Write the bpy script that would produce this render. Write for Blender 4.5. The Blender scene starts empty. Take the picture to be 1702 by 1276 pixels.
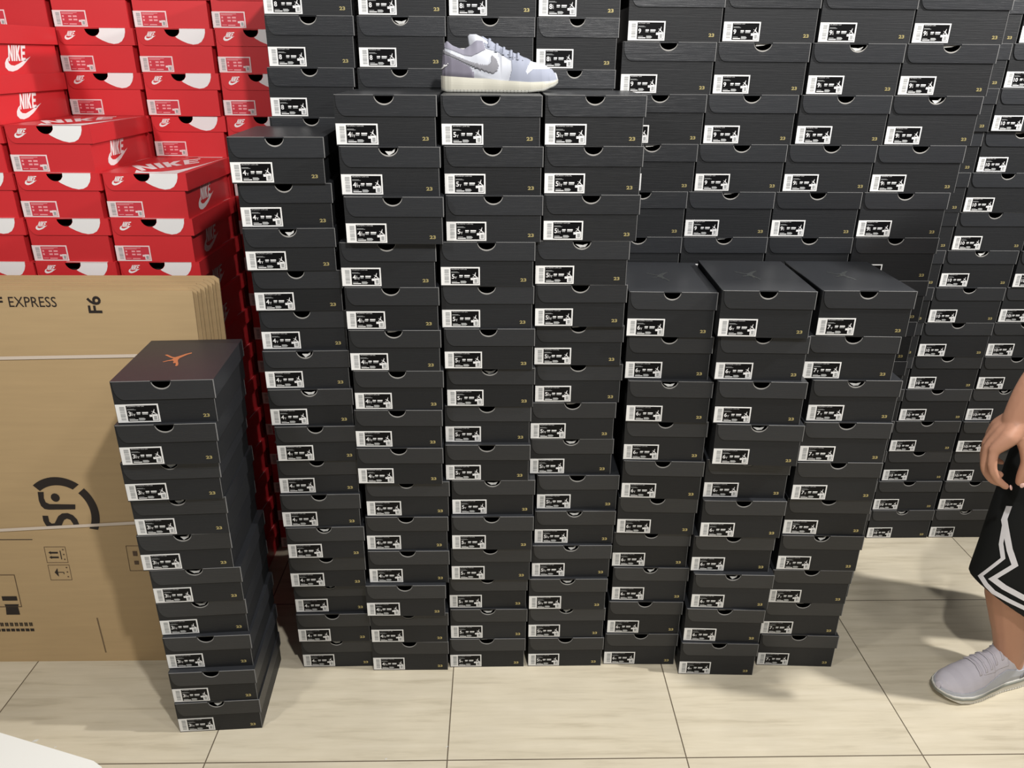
import bpy, bmesh, math, random
from mathutils import Vector, Matrix
random.seed(7)
SC = bpy.context.scene
COL = SC.collection

# ------------------------------------------------------------------ camera
CAM_PITCH, CAM_ROLL, CAM_YAW, CAM_F, CAM_H = math.radians(23.06926), math.radians(.440597), math.radians(-1.2627), 1279.34, 1.61803
cy, sy = math.cos(CAM_YAW), math.sin(CAM_YAW)
fwd = Vector((-sy*math.cos(CAM_PITCH), cy*math.cos(CAM_PITCH), -math.sin(CAM_PITCH)))
right0 = Vector((cy, sy, 0)); up0 = right0.cross(fwd)
cr, sr = math.cos(CAM_ROLL), math.sin(CAM_ROLL)
right = cr*right0 + sr*up0; up = -sr*right0 + cr*up0
cam = bpy.data.objects.new('camera', bpy.data.cameras.new('camera'))
COL.objects.link(cam)
cam.data.sensor_fit = 'HORIZONTAL'; cam.data.sensor_width = 36; cam.data.lens = CAM_F*36/1702
cam.data.clip_start = .05
m3 = Matrix((right, up, -fwd)).transposed()
cam.matrix_world = Matrix.Translation((0, 0, CAM_H)) @ m3.to_4x4()
SC.camera = cam

# ------------------------------------------------------------------ light
w = bpy.data.worlds.new('world'); SC.world = w; w.use_nodes = True
w.node_tree.nodes['Background'].inputs[0].default_value = (.96, .98, 1, 1)
w.node_tree.nodes['Background'].inputs[1].default_value = .13
def spot(name, loc, target, energy, size, col=(1, .972, .94), cone=None, blend=.6):
    L = bpy.data.lights.new(name, 'SPOT' if cone else 'AREA')
    if cone:
        L.spot_size = math.radians(cone); L.spot_blend = blend; L.shadow_soft_size = size
    else:
        L.shape = 'DISK'; L.size = size
    L.energy = energy; L.color = col
    o = bpy.data.objects.new(name, L); COL.objects.link(o)
    o.location = loc
    o.rotation_euler = (Vector(target)-Vector(loc)).to_track_quat('-Z', 'Y').to_euler()
    return o
spot('ceiling_light', (.40, .20, 2.70), (-.35, 1.9, .8), 42, .10)
spot('ceiling_light', (2.45, 1.38, 2.75), (.3, 1.75, .5), 84, .10)
spot('ceiling_light', (-1.5, .35, 2.75), (-.9, 2.1, 1.1), 22, .25)
spot('ceiling_light', (1.1, .55, 2.75), (.9, 2.1, .8), 10, .22)
spot('ceiling_light', (1.05, 2.45, 2.75), (1.15, 1.3, 0), 22, .12)
SC.view_settings.view_transform = 'Standard'
SC.view_settings.look = 'None'
SC.view_settings.gamma = 1
SC.view_settings.use_curve_mapping = False
SC.view_settings.exposure = 0.0

# ------------------------------------------------------------------ materials
def mat(name, col, rough=.5, metal=0, spec=.5, bump=None, var=0, streak=None, coat=0):
    m = bpy.data.materials.new(name); m.use_nodes = True
    nt = m.node_tree; N = nt.nodes; b = N['Principled BSDF']
    b.inputs['Base Color'].default_value = (*col, 1); b.inputs['Roughness'].default_value = rough
    b.inputs['Metallic'].default_value = metal; b.inputs['Specular IOR Level'].default_value = spec
    if coat: b.inputs['Coat Weight'].default_value = coat
    tc = N.new('ShaderNodeTexCoord')
    cur = None
    if var or streak:
        mix = N.new('ShaderNodeMix'); mix.data_type = 'RGBA'; mix.blend_type = 'MULTIPLY'
        mix.inputs[0].default_value = 1; mix.inputs[6].default_value = (*col, 1)
        rp = N.new('ShaderNodeMapRange')
        if var:
            oi = N.new('ShaderNodeObjectInfo'); nt.links.new(oi.outputs['Random'], rp.inputs[0])
            rp.inputs[3].default_value = 1-var; rp.inputs[4].default_value = 1+var
        else:
            mp = N.new('ShaderNodeMapping'); mp.inputs['Scale'].default_value = streak[0]
            nz = N.new('ShaderNodeTexNoise'); nz.inputs['Scale'].default_value = streak[1]; nz.inputs['Detail'].default_value = 6
            nt.links.new(tc.outputs['Object'], mp.inputs[0]); nt.links.new(mp.outputs[0], nz.inputs[0])
            nt.links.new(nz.outputs[0], rp.inputs[0]); rp.inputs[1].default_value = .3; rp.inputs[2].default_value = .7
            rp.inputs[3].default_value = 1-streak[2]; rp.inputs[4].default_value = 1+streak[2]
        nt.links.new(rp.outputs[0], mix.inputs[7]); nt.links.new(mix.outputs[2], b.inputs['Base Color'])
    if bump:
        mp = N.new('ShaderNodeMapping'); mp.inputs['Scale'].default_value = bump[0]
        nz = N.new('ShaderNodeTexNoise'); nz.inputs['Scale'].default_value = bump[1]; nz.inputs['Detail'].default_value = 3
        bp = N.new('ShaderNodeBump'); bp.inputs['Strength'].default_value = bump[2]; bp.inputs['Distance'].default_value = bump[3]
        nt.links.new(tc.outputs['Object'], mp.inputs[0]); nt.links.new(mp.outputs[0], nz.inputs[0])
        nt.links.new(nz.outputs[0], bp.inputs['Height']); nt.links.new(bp.outputs[0], b.inputs['Normal'])
    return m
M = {}
RIB = ((1, 1, 60), 14, .35, .0015)
M['black'] = mat('black_ribbed_card', (.0138, .0147, .0163), .5, 0, .30, bump=RIB, var=.2)
M['lidblack'] = mat('black_lid_card', (.0195, .0210, .0240), .38, 0, .5, bump=RIB, var=.18)
M['inner'] = mat('dark_box_inside', (.012, .011, .010), .8, 0, .2)
M['edge'] = mat('cut_card_edge', (.20, .20, .20), .7, 0, .3)
M['edge2'] = mat('notch_card_edge', (.34, .33, .31), .7, 0, .3)
M['label'] = mat('white_sticker', (.80, .80, .79), .45)
M['panel'] = mat('black_sticker_print', (.0035, .0035, .004), .4, 0, .15)
M['ink'] = mat('white_sticker_print', (.78, .78, .78), .5)
M['grey'] = mat('grey_sticker_print', (.33, .34, .34), .5)
M['gold'] = mat('gold_foil', (.52, .44, .20), .38, .5)
M['copper'] = mat('copper_foil', (.62, .23, .10), .4, .45)
M['dullfoil'] = mat('dark_foil', (.13, .14, .14), .25, .7)
M['tissue'] = mat('tissue_paper', (.62, .62, .60), .8)
M['red'] = mat('red_box_card', (.58, .026, .032), .42, 0, .5, var=.06)
M['redink'] = mat('pale_red_print', (.80, .34, .36), .5)
M['redpanel'] = mat('red_sticker_panel', (.55, .035, .055), .5)
M['redlabel'] = mat('pinkish_white_sticker', (.78, .66, .66), .5)
M['white'] = mat('white_box_print', (.80, .80, .80), .45)
M['reddark'] = mat('black_box_inside', (.01, .008, .008), .8, 0, .2)
M['kraft'] = mat('kraft_board', (.50, .355, .19), .72, 0, .25, streak=((1, 1, 14), 5, .035))
M['kraftedge'] = mat('kraft_board_edge', (.60, .45, .27), .8, 0, .2, streak=((60, 3, 60), 9, .25))
M['kink'] = mat('dark_brown_ink', (.018, .012, .010), .6)
M['kink2'] = mat('brown_ink', (.10, .06, .035), .6)
M['strap'] = mat('cream_plastic_strap', (.70, .60, .50), .35)
M['skin'] = mat('skin', (.50, .26, .17), .5, 0, .35)
M['nail'] = mat('nail', (.66, .42, .36), .3)
M['shorts'] = mat('black_jersey', (.010, .011, .011), .85, 0, .2)
M['trim'] = mat('white_jersey_trim', (.74, .73, .76), .7)
M['maroon'] = mat('maroon_lining', (.10, .012, .014), .7)
M['hair'] = mat('black_hair', (.012, .010, .009), .5)
M['offwhite'] = mat('offwhite_rubber', (.50, .485, .41), .5)
M['outsole'] = mat('grey_outsole', (.30, .30, .27), .6)
M['bwhite'] = mat('white_leather', (.47, .49, .54), .5)
M['lilac'] = mat('lilac_grey_suede', (.215, .21, .26), .8)
M['lilac2'] = mat('dark_lilac_suede', (.165, .155, .195), .85)
M['pale'] = mat('pale_blue_suede', (.25, .27, .335), .8)
M['swgrey'] = mat('grey_leather', (.19, .19, .21), .65)
M['mesh'] = mat('white_knit', (.60, .57, .62), .8, bump=((1, 1, 1), 700, .5, .001))
M['wsole'] = mat('white_rubber', (.70, .68, .62), .5)
M['gsole'] = mat('grey_rubber', (.23, .24, .21), .6)
M['board'] = mat('white_laminate', (.88, .88, .84), .4)
M['wall'] = mat('painted_wall', (.30, .29, .28), .8)

# floor: beige stone tiles, 60 cm, thin dark joints
def floor_mat():
    m = bpy.data.materials.new('beige_stone_tiles'); m.use_nodes = True
    nt = m.node_tree; N = nt.nodes; Lk = nt.links.new; b = N['Principled BSDF']
    tc = N.new('ShaderNodeTexCoord'); sp = N.new('ShaderNodeSeparateXYZ'); Lk(tc.outputs['Object'], sp.inputs[0])
    def math_(op, a, bb=None):
        n = N.new('ShaderNodeMath'); n.operation = op
        for i, v in enumerate((a, bb)):
            if v is None: continue
            if isinstance(v, (int, float)): n.inputs[i].default_value = v
            else: Lk(v, n.inputs[i])
        return n.outputs[0]
    cells, masks = [], []
    for ax, off in ((0, -.12357+6), (1, 1.40253+6)):
        t = math_('DIVIDE', math_('SUBTRACT', sp.outputs[ax], off-12), .6)
        cells.append(math_('FLOOR', t))
        f = math_('FRACT', t)
        d = math_('MINIMUM', f, math_('SUBTRACT', 1, f))
        masks.append(math_('LESS_THAN', d, .0026))
    joint = math_('MAXIMUM', masks[0], masks[1])
    cx = N.new('ShaderNodeCombineXYZ'); Lk(cells[0], cx.inputs[0]); Lk(cells[1], cx.inputs[1])
    wn = N.new('ShaderNodeTexWhiteNoise'); Lk(cx.outputs[0], wn.inputs[0])
    # veins along x, shifted per tile
    ad = N.new('ShaderNodeVectorMath'); ad.operation = 'MULTIPLY_ADD'
    Lk(wn.outputs['Color'], ad.inputs[0]); ad.inputs[1].default_value = (7, 7, 7); Lk(tc.outputs['Object'], ad.inputs[2])
    mp = N.new('ShaderNodeMapping'); mp.inputs['Scale'].default_value = (1.1, 13, 1); Lk(ad.outputs[0], mp.inputs[0])
    nz = N.new('ShaderNodeTexNoise'); nz.inputs['Scale'].default_value = 3.2; nz.inputs['Detail'].default_value = 9; nz.inputs['Roughness'].default_value = .62; nz.inputs['Distortion'].default_value = .25
    Lk(mp.outputs[0], nz.inputs[0])
    cr_ = N.new('ShaderNodeValToRGB'); Lk(nz.outputs[0], cr_.inputs[0])
    e = cr_.color_ramp.elements
    e[0].position = .30; e[0].color = (.47, .415, .305, 1); e[1].position = .72; e[1].color = (.63, .57, .445, 1)
    x = e.new(.47); x.color = (.575, .515, .39, 1)
    nz2 = N.new('ShaderNodeTexNoise'); nz2.inputs['Scale'].default_value = 5; nz2.inputs['Detail'].default_value = 4
    Lk(ad.outputs[0], nz2.inputs[0])
    mr = N.new('ShaderNodeMapRange'); Lk(nz2.outputs[0], mr.inputs[0]); mr.inputs[1].default_value = .3; mr.inputs[2].default_value = .7; mr.inputs[3].default_value = .93; mr.inputs[4].default_value = 1.05
    mx = N.new('ShaderNodeMix'); mx.data_type = 'RGBA'; mx.blend_type = 'MULTIPLY'; mx.inputs[0].default_value = 1
    Lk(cr_.outputs[0], mx.inputs[6]); Lk(mr.outputs[0], mx.inputs[7])
    mj = N.new('ShaderNodeMix'); mj.data_type = 'RGBA'; Lk(joint, mj.inputs[0]); Lk(mx.outputs[2], mj.inputs[6]); mj.inputs[7].default_value = (.12, .095, .065, 1)
    Lk(mj.outputs[2], b.inputs['Base Color'])
    b.inputs['Roughness'].default_value = .38; b.inputs['Specular IOR Level'].default_value = .4
    bp = N.new('ShaderNodeBump'); bp.inputs['Strength'].default_value = .4; bp.inputs['Distance'].default_value = .001
    inv = math_('SUBTRACT', 1, joint); Lk(inv, bp.inputs['Height']); Lk(bp.outputs[0], b.inputs['Normal'])
    return m
M['floor'] = floor_mat()

# ------------------------------------------------------------------ helpers
class MB:
    """collects geometry with several materials, built as one mesh"""
    def __init__(s): s.v = []; s.f = []; s.m = []; s.mats = []
    def mi(s, m):
        if m not in s.mats: s.mats.append(m)
        return s.mats.index(m)
    def add(s, verts, faces, m):
        o = len(s.v); k = s.mi(m)
        s.v += [tuple(v) for v in verts]
        for f in faces: s.f.append([i+o for i in f]); s.m.append(k)
    def box(s, x0, y0, z0, x1, y1, z1, m):
        s.add([(x0,y0,z0),(x1,y0,z0),(x1,y1,z0),(x0,y1,z0),(x0,y0,z1),(x1,y0,z1),(x1,y1,z1),(x0,y1,z1)],
              [(0,3,2,1),(4,5,6,7),(0,1,5,4),(1,2,6,5),(2,3,7,6),(3,0,4,7)], m)
    def prism(s, pts, d, m, fn):
        """polygon pts (a,b) extruded from depth 0 to d; fn(a,b,depth)->xyz"""
        n = len(pts)
        # triangulate through mathutils
        from mathutils.geometry import tessellate_polygon
        tris = tessellate_polygon([[Vector((a, b, 0)) for a, b in pts]])
        v = [fn(a, b, 0) for a, b in pts]+[fn(a, b, d) for a, b in pts]
        f = [tuple(t) for t in tris]+[tuple(n+i for i in reversed(t)) for t in tris]
        f += [(i, (i+1) % n, n+(i+1) % n, n+i) for i in range(n)]
        s.add(v, f, m)
    def poly(s, pts, m, fn):
        from mathutils.geometry import tessellate_polygon
        tris = tessellate_polygon([[Vector((a, b, 0)) for a, b in pts]])
        s.add([fn(a, b) for a, b in pts], [tuple(t) for t in tris], m)
    def mesh(s, name):
        me = bpy.data.meshes.new(name)
        me.from_pydata(s.v, [], s.f)
        for m in s.mats: me.materials.append(M[m])
        me.polygons.foreach_set('material_index', s.m)
        bm = bmesh.new(); bm.from_mesh(me); bmesh.ops.recalc_face_normals(bm, faces=bm.faces); bm.to_mesh(me); bm.free()
        me.update(); return me
def link(name, me, parent=None, loc=None, rot=None):
    o = bpy.data.objects.new(name, me); COL.objects.link(o)
    if parent is not None: o.parent = parent
    if loc is not None: o.location = loc
    if rot is not None: o.rotation_euler = rot
    return o
def tag(o, label=None, cat=None, group=None, kind=None):
    if label: o['label'] = label
    if cat: o['category'] = cat
    if group: o['group'] = group
    if kind: o['kind'] = kind
    return o
def empty(name, loc=(0,0,0), rz=0):
    o = bpy.data.objects.new(name, None); COL.objects.link(o)
    o.location = loc; o.rotation_euler = (0, 0, rz); o.empty_display_size = .05
    return o
def smooth(me):
    me.polygons.foreach_set('use_smooth', [True]*len(me.polygons)); me.update()
_tc = {}
def text_geo(body, shear=0, weight=0):
    k = (body, shear, weight)
    if k not in _tc:
        c = bpy.data.curves.new('t', 'FONT'); c.body = body; c.size = 1; c.shear = shear; c.offset = weight; c.resolution_u = 3
        o = bpy.data.objects.new('t', c); COL.objects.link(o)
        me = bpy.data.meshes.new_from_object(o.evaluated_get(bpy.context.evaluated_depsgraph_get()))
        v = [(p.co.x, p.co.y) for p in me.vertices]; f = [tuple(p.vertices) for p in me.polygons]
        x0 = min(a for a, b in v); x1 = max(a for a, b in v); y0 = min(b for a, b in v); y1 = max(b for a, b in v)
        _tc[k] = ([((a-x0)/(x1-x0), (b-y0)/(y1-y0)) for a, b in v], f, (x1-x0)/(y1-y0))
        bpy.data.objects.remove(o); bpy.data.meshes.remove(me); bpy.data.curves.remove(c)
    return _tc[k]
def put_text(mb, body, x, y, h, m, fn, w=None, weight=0):
    v, f, asp = text_geo(body, 0, weight)
    if w is None: w = h*asp
    mb.add([fn(x+a*w, y+b*h) for a, b in v], f, m)
    return w

# ------------------------------------------------------------------ logos (outlines in a unit square)
JUMP = [(.00,.00),(.10,-.02),(.34,.22),(.44,.26),(.56,.20),(.80,.02),(1.0,-.06),(1.02,.02),(.86,.12),(.64,.36),(.60,.52),(.63,.66),(.68,.82),(.70,.98),(.66,1.04),(.60,1.0),(.60,.86),(.56,.76),(.50,.78),(.46,.72),(.48,.64),(.42,.54),(.26,.56),(.10,.62),(.06,.58),(.22,.50),(.38,.44),(.40,.36),(.30,.30),(.10,.10)]
NIKE = [[(0,0),(.075,0),(.075,.58),(.18,0),(.26,0),(.26,1),(.185,1),(.185,.42),(.08,1),(0,1)],
        [(.30,0),(.385,0),(.385,1),(.30,1)],
        [(.425,0),(.51,0),(.51,.38),(.59,0),(.70,0),(.585,.5),(.70,1),(.59,1),(.51,.62),(.51,1),(.425,1)],
        [(.735,0),(1,0),(1,.2),(.82,.2),(.82,.4),(.97,.4),(.97,.6),(.82,.6),(.82,.8),(1,.8),(1,1),(.735,1)]]
SWOOSH = [(1,.62),(.62,.22),(.40,.06),(.22,.0),(.08,.04),(0,.18),(.02,.36),(.10,.52),(.20,.62),(.145,.48),(.15,.36),(.21,.27),(.33,.24),(.50,.32)]
def nike_logo(mb, x, y, w, h, m, fn, lean=.12):
    """the word over the swoosh"""
    for L in NIKE:
        mb.poly([(x+w*(.16+lean*b+.62*a), y+h*(.40+.60*b)) for a, b in L], m, fn)
    mb.poly([(x+w*a, y+h*b*.92) for a, b in SWOOSH], m, lambda a, b: fn(a, b))

# ------------------------------------------------------------------ shoe boxes
# local frame of a box: origin at the centre of its base, +x right, +y to the back, front face towards -y
def arc(cx, r, d, n=14, rev=False):
    pts = [(cx-r*math.cos(math.pi*i/n), -d*math.sin(math.pi*i/n)) for i in range(n+1)]
    return pts[::-1] if rev else pts
_mc = {}
LH = .0425
def box_base(W, H, L, red):
    k = ('base', W, H, L, red)
    if k in _mc: return _mc[k]
    mb = MB(); c = 'red' if red else 'black'; t = .002
    x0, x1, y0, y1 = -W/2+(.002 if red else 0), W/2-(.009 if red else .004), -L/2, L/2-.003; top = H-.0025
    nx = -W/2+W*(.47 if red else .49); r = W*(.097 if red else .088); d = .0195 if red else .017
    notch = [(a, top+b) for a, b in arc(nx, r, d)]
    fn = lambda a, b, dd: (a, y0+dd, b)
    mb.prism([(x0, 0), (x0, top)]+notch+[(x1, top), (x1, 0)], t, c, fn)
    mb.box(x0, y0+t, 0, x0+t, y1, top, c); mb.box(x1-t, y0+t, 0, x1, y1, top, c)
    mb.box(x0+t, y1-t, 0, x1-t, y1, top, c); mb.box(x0+t, y0+t, 0, x1-t, y1-t, t, c)
    # dark shelf of wrapped contents inside
    mb.box(x0+t, y0+.02, t, x1-t, y1-t, H*.8, 'inner')
    # card core showing on the right front corner
    if not red: mb.box(x1-.0006, y0-.0003, 0, x1+.0002, y0+.0006, top-.03, 'edge')
    _mc[k] = mb.mesh('box_base'); return _mc[k]
def box_lid(W, H, L, red):
    k = ('lid', W, H, L, red)
    if k in _mc: return _mc[k]
    mb = MB(); c = 'red' if red else 'lidblack'; t = .0022
    x0, x1, yf, yb = -W/2, W/2, -L/2, L/2
    fx0 = x0+.0045
    nx = -W/2+W*(.478 if red else .49); r = W*.1; d = .0205
    R = .020; RV = .030
    cor = [(fx0+R-R*math.sin(a), H-LH+RV-RV*math.cos(a)) for a in [math.pi/2*i/8 for i in range(9)]]
    notch = [(a, H+b) for a, b in arc(nx, r, d)]
    fn = lambda a, b, dd: (a, yf-t+dd, b)
    out = [(fx0, H)]+notch+[(x1, H), (x1, H-LH)]+cor
    mb.prism(out, t-.0004, c, fn)
    mb.box(x0, yf, H-.0022, x1, yb, H, c)                                   # top
    mb.box(x1-.0022, yf, H-LH, x1, yb, H-.0022, c); mb.box(x0, yf+.012, H-LH, x0+.0022, yb, H-.0022, c)
    mb.box(x0+.0022, yb-.0022, H-LH, x1-.0022, yb, H-.0022, c)
    # pale card core along cut edges
    e = 'edge' if not red else 'red'
    g = .0007
    mb.box(x1-.0012, yf-t-.0003, H-LH, x1+.0003, yf-.0002, H, e)
    mb.box(x0+.002, yf-t-.0002, H-g, nx-r, yf-t+.0012, H+.0002, e); mb.box(nx+r, yf-t-.0002, H-g, x1, yf-t+.0012, H+.0002, e)
    if not red:
        mb.box(x1-.0006, yb-.0035, H-LH, x1+.0003, yb-.0026, H-.002, 'edge')
    # crescent of the notch (card thickness seen from above)
    a1 = arc(nx, r*1.0, d, 16); a2 = arc(nx, r*.96, d*.85, 16)
    if not red: mb.prism([(a, H+b) for a, b in a1[1:-1]]+[(a, H+b) for a, b in reversed(a2[1:-1])], .0006, 'edge2' if not red else 'edge', lambda a, b, dd: (a, yf-.0006+dd, b))
    if red:
        # white swoosh print that folds over from the top, and the small logo
        q = yf-t-.0002
        F = lambda a, b: (x0+a*W, q, H-b*LH)
        mb.poly([(.575,.0),(.57,.22),(.545,.38),(.51,.475),(.53,.56),(.59,.72),(.66,.86),(.73,.93),(.79,.89),(.84,.76),(.88,.50),(.90,.24),(.905,.0)], 'white', F)
        nike_logo(mb, x0+.11*W, H-.70*LH, .15*W, .022, 'white', lambda a, b: (a, q, b), .25)
        T = H+.0003
        P = lambda a, b: (x0+a*W, yf-t+b*(L+t), T)
        BL, BR, TR, TL = (.40,.13), (.80,.645), (.66,.93), (.08,.42)
        for Lt in NIKE:
            pts = []
            for a, b in Lt:
                pts.append(tuple((1-a)*(1-b)*BL[i]+a*(1-b)*BR[i]+a*b*TR[i]+(1-a)*b*TL[i] for i in (0, 1)))
            mb.poly(pts, 'white', P)
        mb.poly([(.30,.18),(.40,.005),(.375,.0),(.58,.0),(.90,.0),(.925,.35),(.95,.70),(.985,.99),(.92,.66),(.86,.40),(.78,.20),(.64,.09),(.50,.08),(.40,.12)][0:2]+[(.58,.0),(.905,.0),(.93,.35),(.955,.70),(.985,.99),(.94,.70),(.895,.44),(.82,.21),(.66,.09),(.50,.07),(.40,.11)], 'white', P)
    _mc[k] = mb.mesh('lid'); return _mc[k]
def size_label(size, red, H, youth):
    k = ('lab', size, red, H, youth)
    if k in _mc: return _mc[k]
    mb = MB(); w = .0885; h = .0425 if not red else .040
    fn0 = lambda z: (lambda a, b: (a, -z, b))
    mb.box(0, -.0003, 0, w, 0, h, 'redlabel' if red else 'label')
    A = fn0(.0005); B = fn0(.0008)
    R = lambda x0, y0, x1, y1, m, F: mb.poly([(x0*w, y0*h), (x1*w, y0*h), (x1*w, y1*h), (x0*w, y1*h)], m, F)
    R(.245, .07, .965, .93, 'redpanel' if red else 'panel', A)
    ink = 'redink' if red else 'ink'
    rnd = random.Random(3)
    y = .12
    while y < .88:                                                          # bar code, bars lying flat
        t = rnd.choice((.012, .02, .03)); R(.09, y, .205, y+t, 'grey', A); y += t+rnd.choice((.012, .02, .03))
    if red:
        for y, x1 in ((.84,.74),(.77,.62)): R(.27, y, x1, y+.03, ink, B)
        for y in (.58,.38): 
            R(.28, y, .33, y+.11, ink, B); R(.46, y, .56, y+.10, ink, B); R(.60, y, .72, y+.10, ink, B)
        R(.28, .16, .42, .19, ink, B); R(.46, .13, .68, .19, ink, B)
    else:
        put_text(mb, 'AIR JORDAN 1 LOW (GS)' if youth else 'AIR JORDAN 1 LOW', .265*w, .855*h, .045*h, ink, B, w=(.40 if youth else .31)*w)
        R(.265, .73, .43, .748, 'grey', B); R(.265, .69, .47, .708, 'grey', B)
        big = size.replace('½', ''); 
        x = .275*w+put_text(mb, big, .275*w, .36*h, .25*h, 'ink', B, weight=.015)+.006*w
        if '½' in size:
            put_text(mb, '½' , x, .37*h, .21*h, 'ink', B, w=.035*w, weight=.01); x += .04*w
        if youth: put_text(mb, 'Y', x, .35*h, .13*h, 'ink', B)
        for a, b in ((.47, .56), (.60, .74)):
            R(a, .50, b, .565, 'ink', B); R(a, .425, b-.01, .48, 'grey', B)
        R(.275, .20, .41, .225, 'grey', B); R(.275, .115, .48, .16, 'ink', B)
        mb.poly([(.50*w,.11*h),(.62*w,.11*h),(.66*w,.18*h),(.62*w,.25*h),(.50*w,.25*h)], 'grey', B)
        mb.poly([((.81+.125*a)*w, (.445+.26*b)*h) for a, b in JUMP], 'ink', B)
    R(.76, .29, .83, .41, 'ink' if not red else 'redlabel', B)
    R(.825, .09, .955, .43, 'ink' if not red else 'redlabel', B)
    R(.86, .14, .93, .34, 'grey', fn0(.001))
    _mc[k] = mb.mesh('size_label'); return _mc[k]
def number_mark():
    if 'n23' not in _mc:
        mb = MB(); w = .0135; h = .0078
        put_text(mb, '23', 0, 0, h, 'gold', lambda a, b: (a, -.0004, b), w=w, weight=.035)
        _mc['n23'] = mb.mesh('number_mark')
    return _mc['n23']
def side_logo(W, H, L):
    k = ('side', W, H, L)
    if k not in _mc:
        mb = MB(); X = W/2-.009+.0004
        nike_logo(mb, -L/2+.074, .006, .118, .060, 'white', lambda a, b: (X, a, b), .10)
        _mc[k] = mb.mesh('side_logo')
    return _mc[k]
def jump_logo(m, H, W, L, s=1):
    k = ('jl', m, H, W, L)
    if k not in _mc:
        mb = MB(); w = .058; h = .075
        c, s_ = math.cos(math.radians(188)), math.sin(math.radians(188))
        def F(a, b):
            x = (.5-a)*w; y = (b-.4)*h
            return (x*c-y*s_-.01, x*s_+y*c, H+.0004)
        mb.poly(JUMP, m, F)
        _mc[k] = mb.mesh('foil_logo')
    return _mc[k]
def tissue(W, H, L, v):
    k = ('ts', W, H, L, v)
    if k not in _mc:
        mb = MB(); nx = -W/2+W*.49; r = W*.075
        pts = [[(-.9,-.35),(-.2,-.75),(.5,-.7),(.9,-.25),(.2,-.45)], [(-1,0),(-.9,-.3),(.1,-.2),(.95,0)], [(-.5,-.4),(.0,-.85),(.7,-.5),(.9,-.05),(.4,-.4)]][v]
        mb.prism([(nx+a*r, H-.0025+b*.019) for a, b in pts], .001, 'tissue', lambda a, b, dd: (a, -L/2+.004+dd*2+abs(a-nx)*.1, b))
        _mc[k] = mb.mesh('tissue_paper')
    return _mc[k]

ORD = ['topmost', 'second', 'third', 'fourth', 'fifth', 'sixth', 'seventh', 'eighth', 'ninth', 'tenth', 'eleventh', 'twelfth', 'thirteenth', 'fourteenth', 'fifteenth', 'sixteenth']
_protos = {}
def children(o): return [c for c in COL.objects if c.parent is o]
def make_box(key, W, H, L, red, size, youth, logo):
    root = empty('shoe_box')
    ch = [link('box_base', box_base(W, H, L, red), root), link('lid', box_lid(W, H, L, red), root)]
    lw = -W/2+.0008
    ch.append(link('size_label', size_label(size, red, H, youth), root, (lw, -L/2-.0002, .0028)))
    if red: ch.append(link('side_logo', side_logo(W, H, L), root))
    else: ch.append(link('number_mark', number_mark(), root, (W/2-.004-.0285, -L/2-.0002, .0115)))
    if logo: ch.append(link('foil_logo', jump_logo(logo, H, W, L), root))
    return root, ch
def place_box(key, W, H, L, red, size, youth, px, py, z, yaw, label, group, logo=None, ts=None):
    """px,py = front left bottom corner"""
    k = (key, logo)
    if k not in _protos:
        root, ch = make_box(key, W, H, L, red, size, youth, logo); _protos[k] = (root, ch)
    else:
        r0, c0 = _protos[k]
        root = r0.copy(); COL.objects.link(root)
        for c in c0:
            d = c.copy(); COL.objects.link(d); d.parent = root
    c, s = math.cos(yaw), math.sin(yaw)
    root.location = (px+c*W/2-s*L/2, py+s*W/2+c*L/2, z); root.rotation_euler = (0, 0, yaw)
    tag(root, label, 'shoe box', group)
    if ts is not None: link('tissue_paper', tissue(W, H, L, ts), root)
    return root
def stack(key, size, W, H, L, pts, yaw0, yaw1, label, group, red=False, youth=True, logo=None):
    n = len(pts)
    for k, (x, y) in enumerate(pts):
        t = k/max(1, n-1)
        yaw = math.radians(yaw0+(yaw1-yaw0)*t+(random.uniform(-.7, .7) if youth and not red and n < 12 else random.uniform(-.25, .25))*(0 if k == n-1 and logo else 1))
        ts = random.choice((0, 1, 2)) if (not red and random.random() < .3 and k < n-1) else None
        top = n-1-k
        place_box(key, W, H, L, red, size, youth, x, y, k*H, yaw, label % ORD[top], group, logo if k == n-1 else None, ts)

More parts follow.
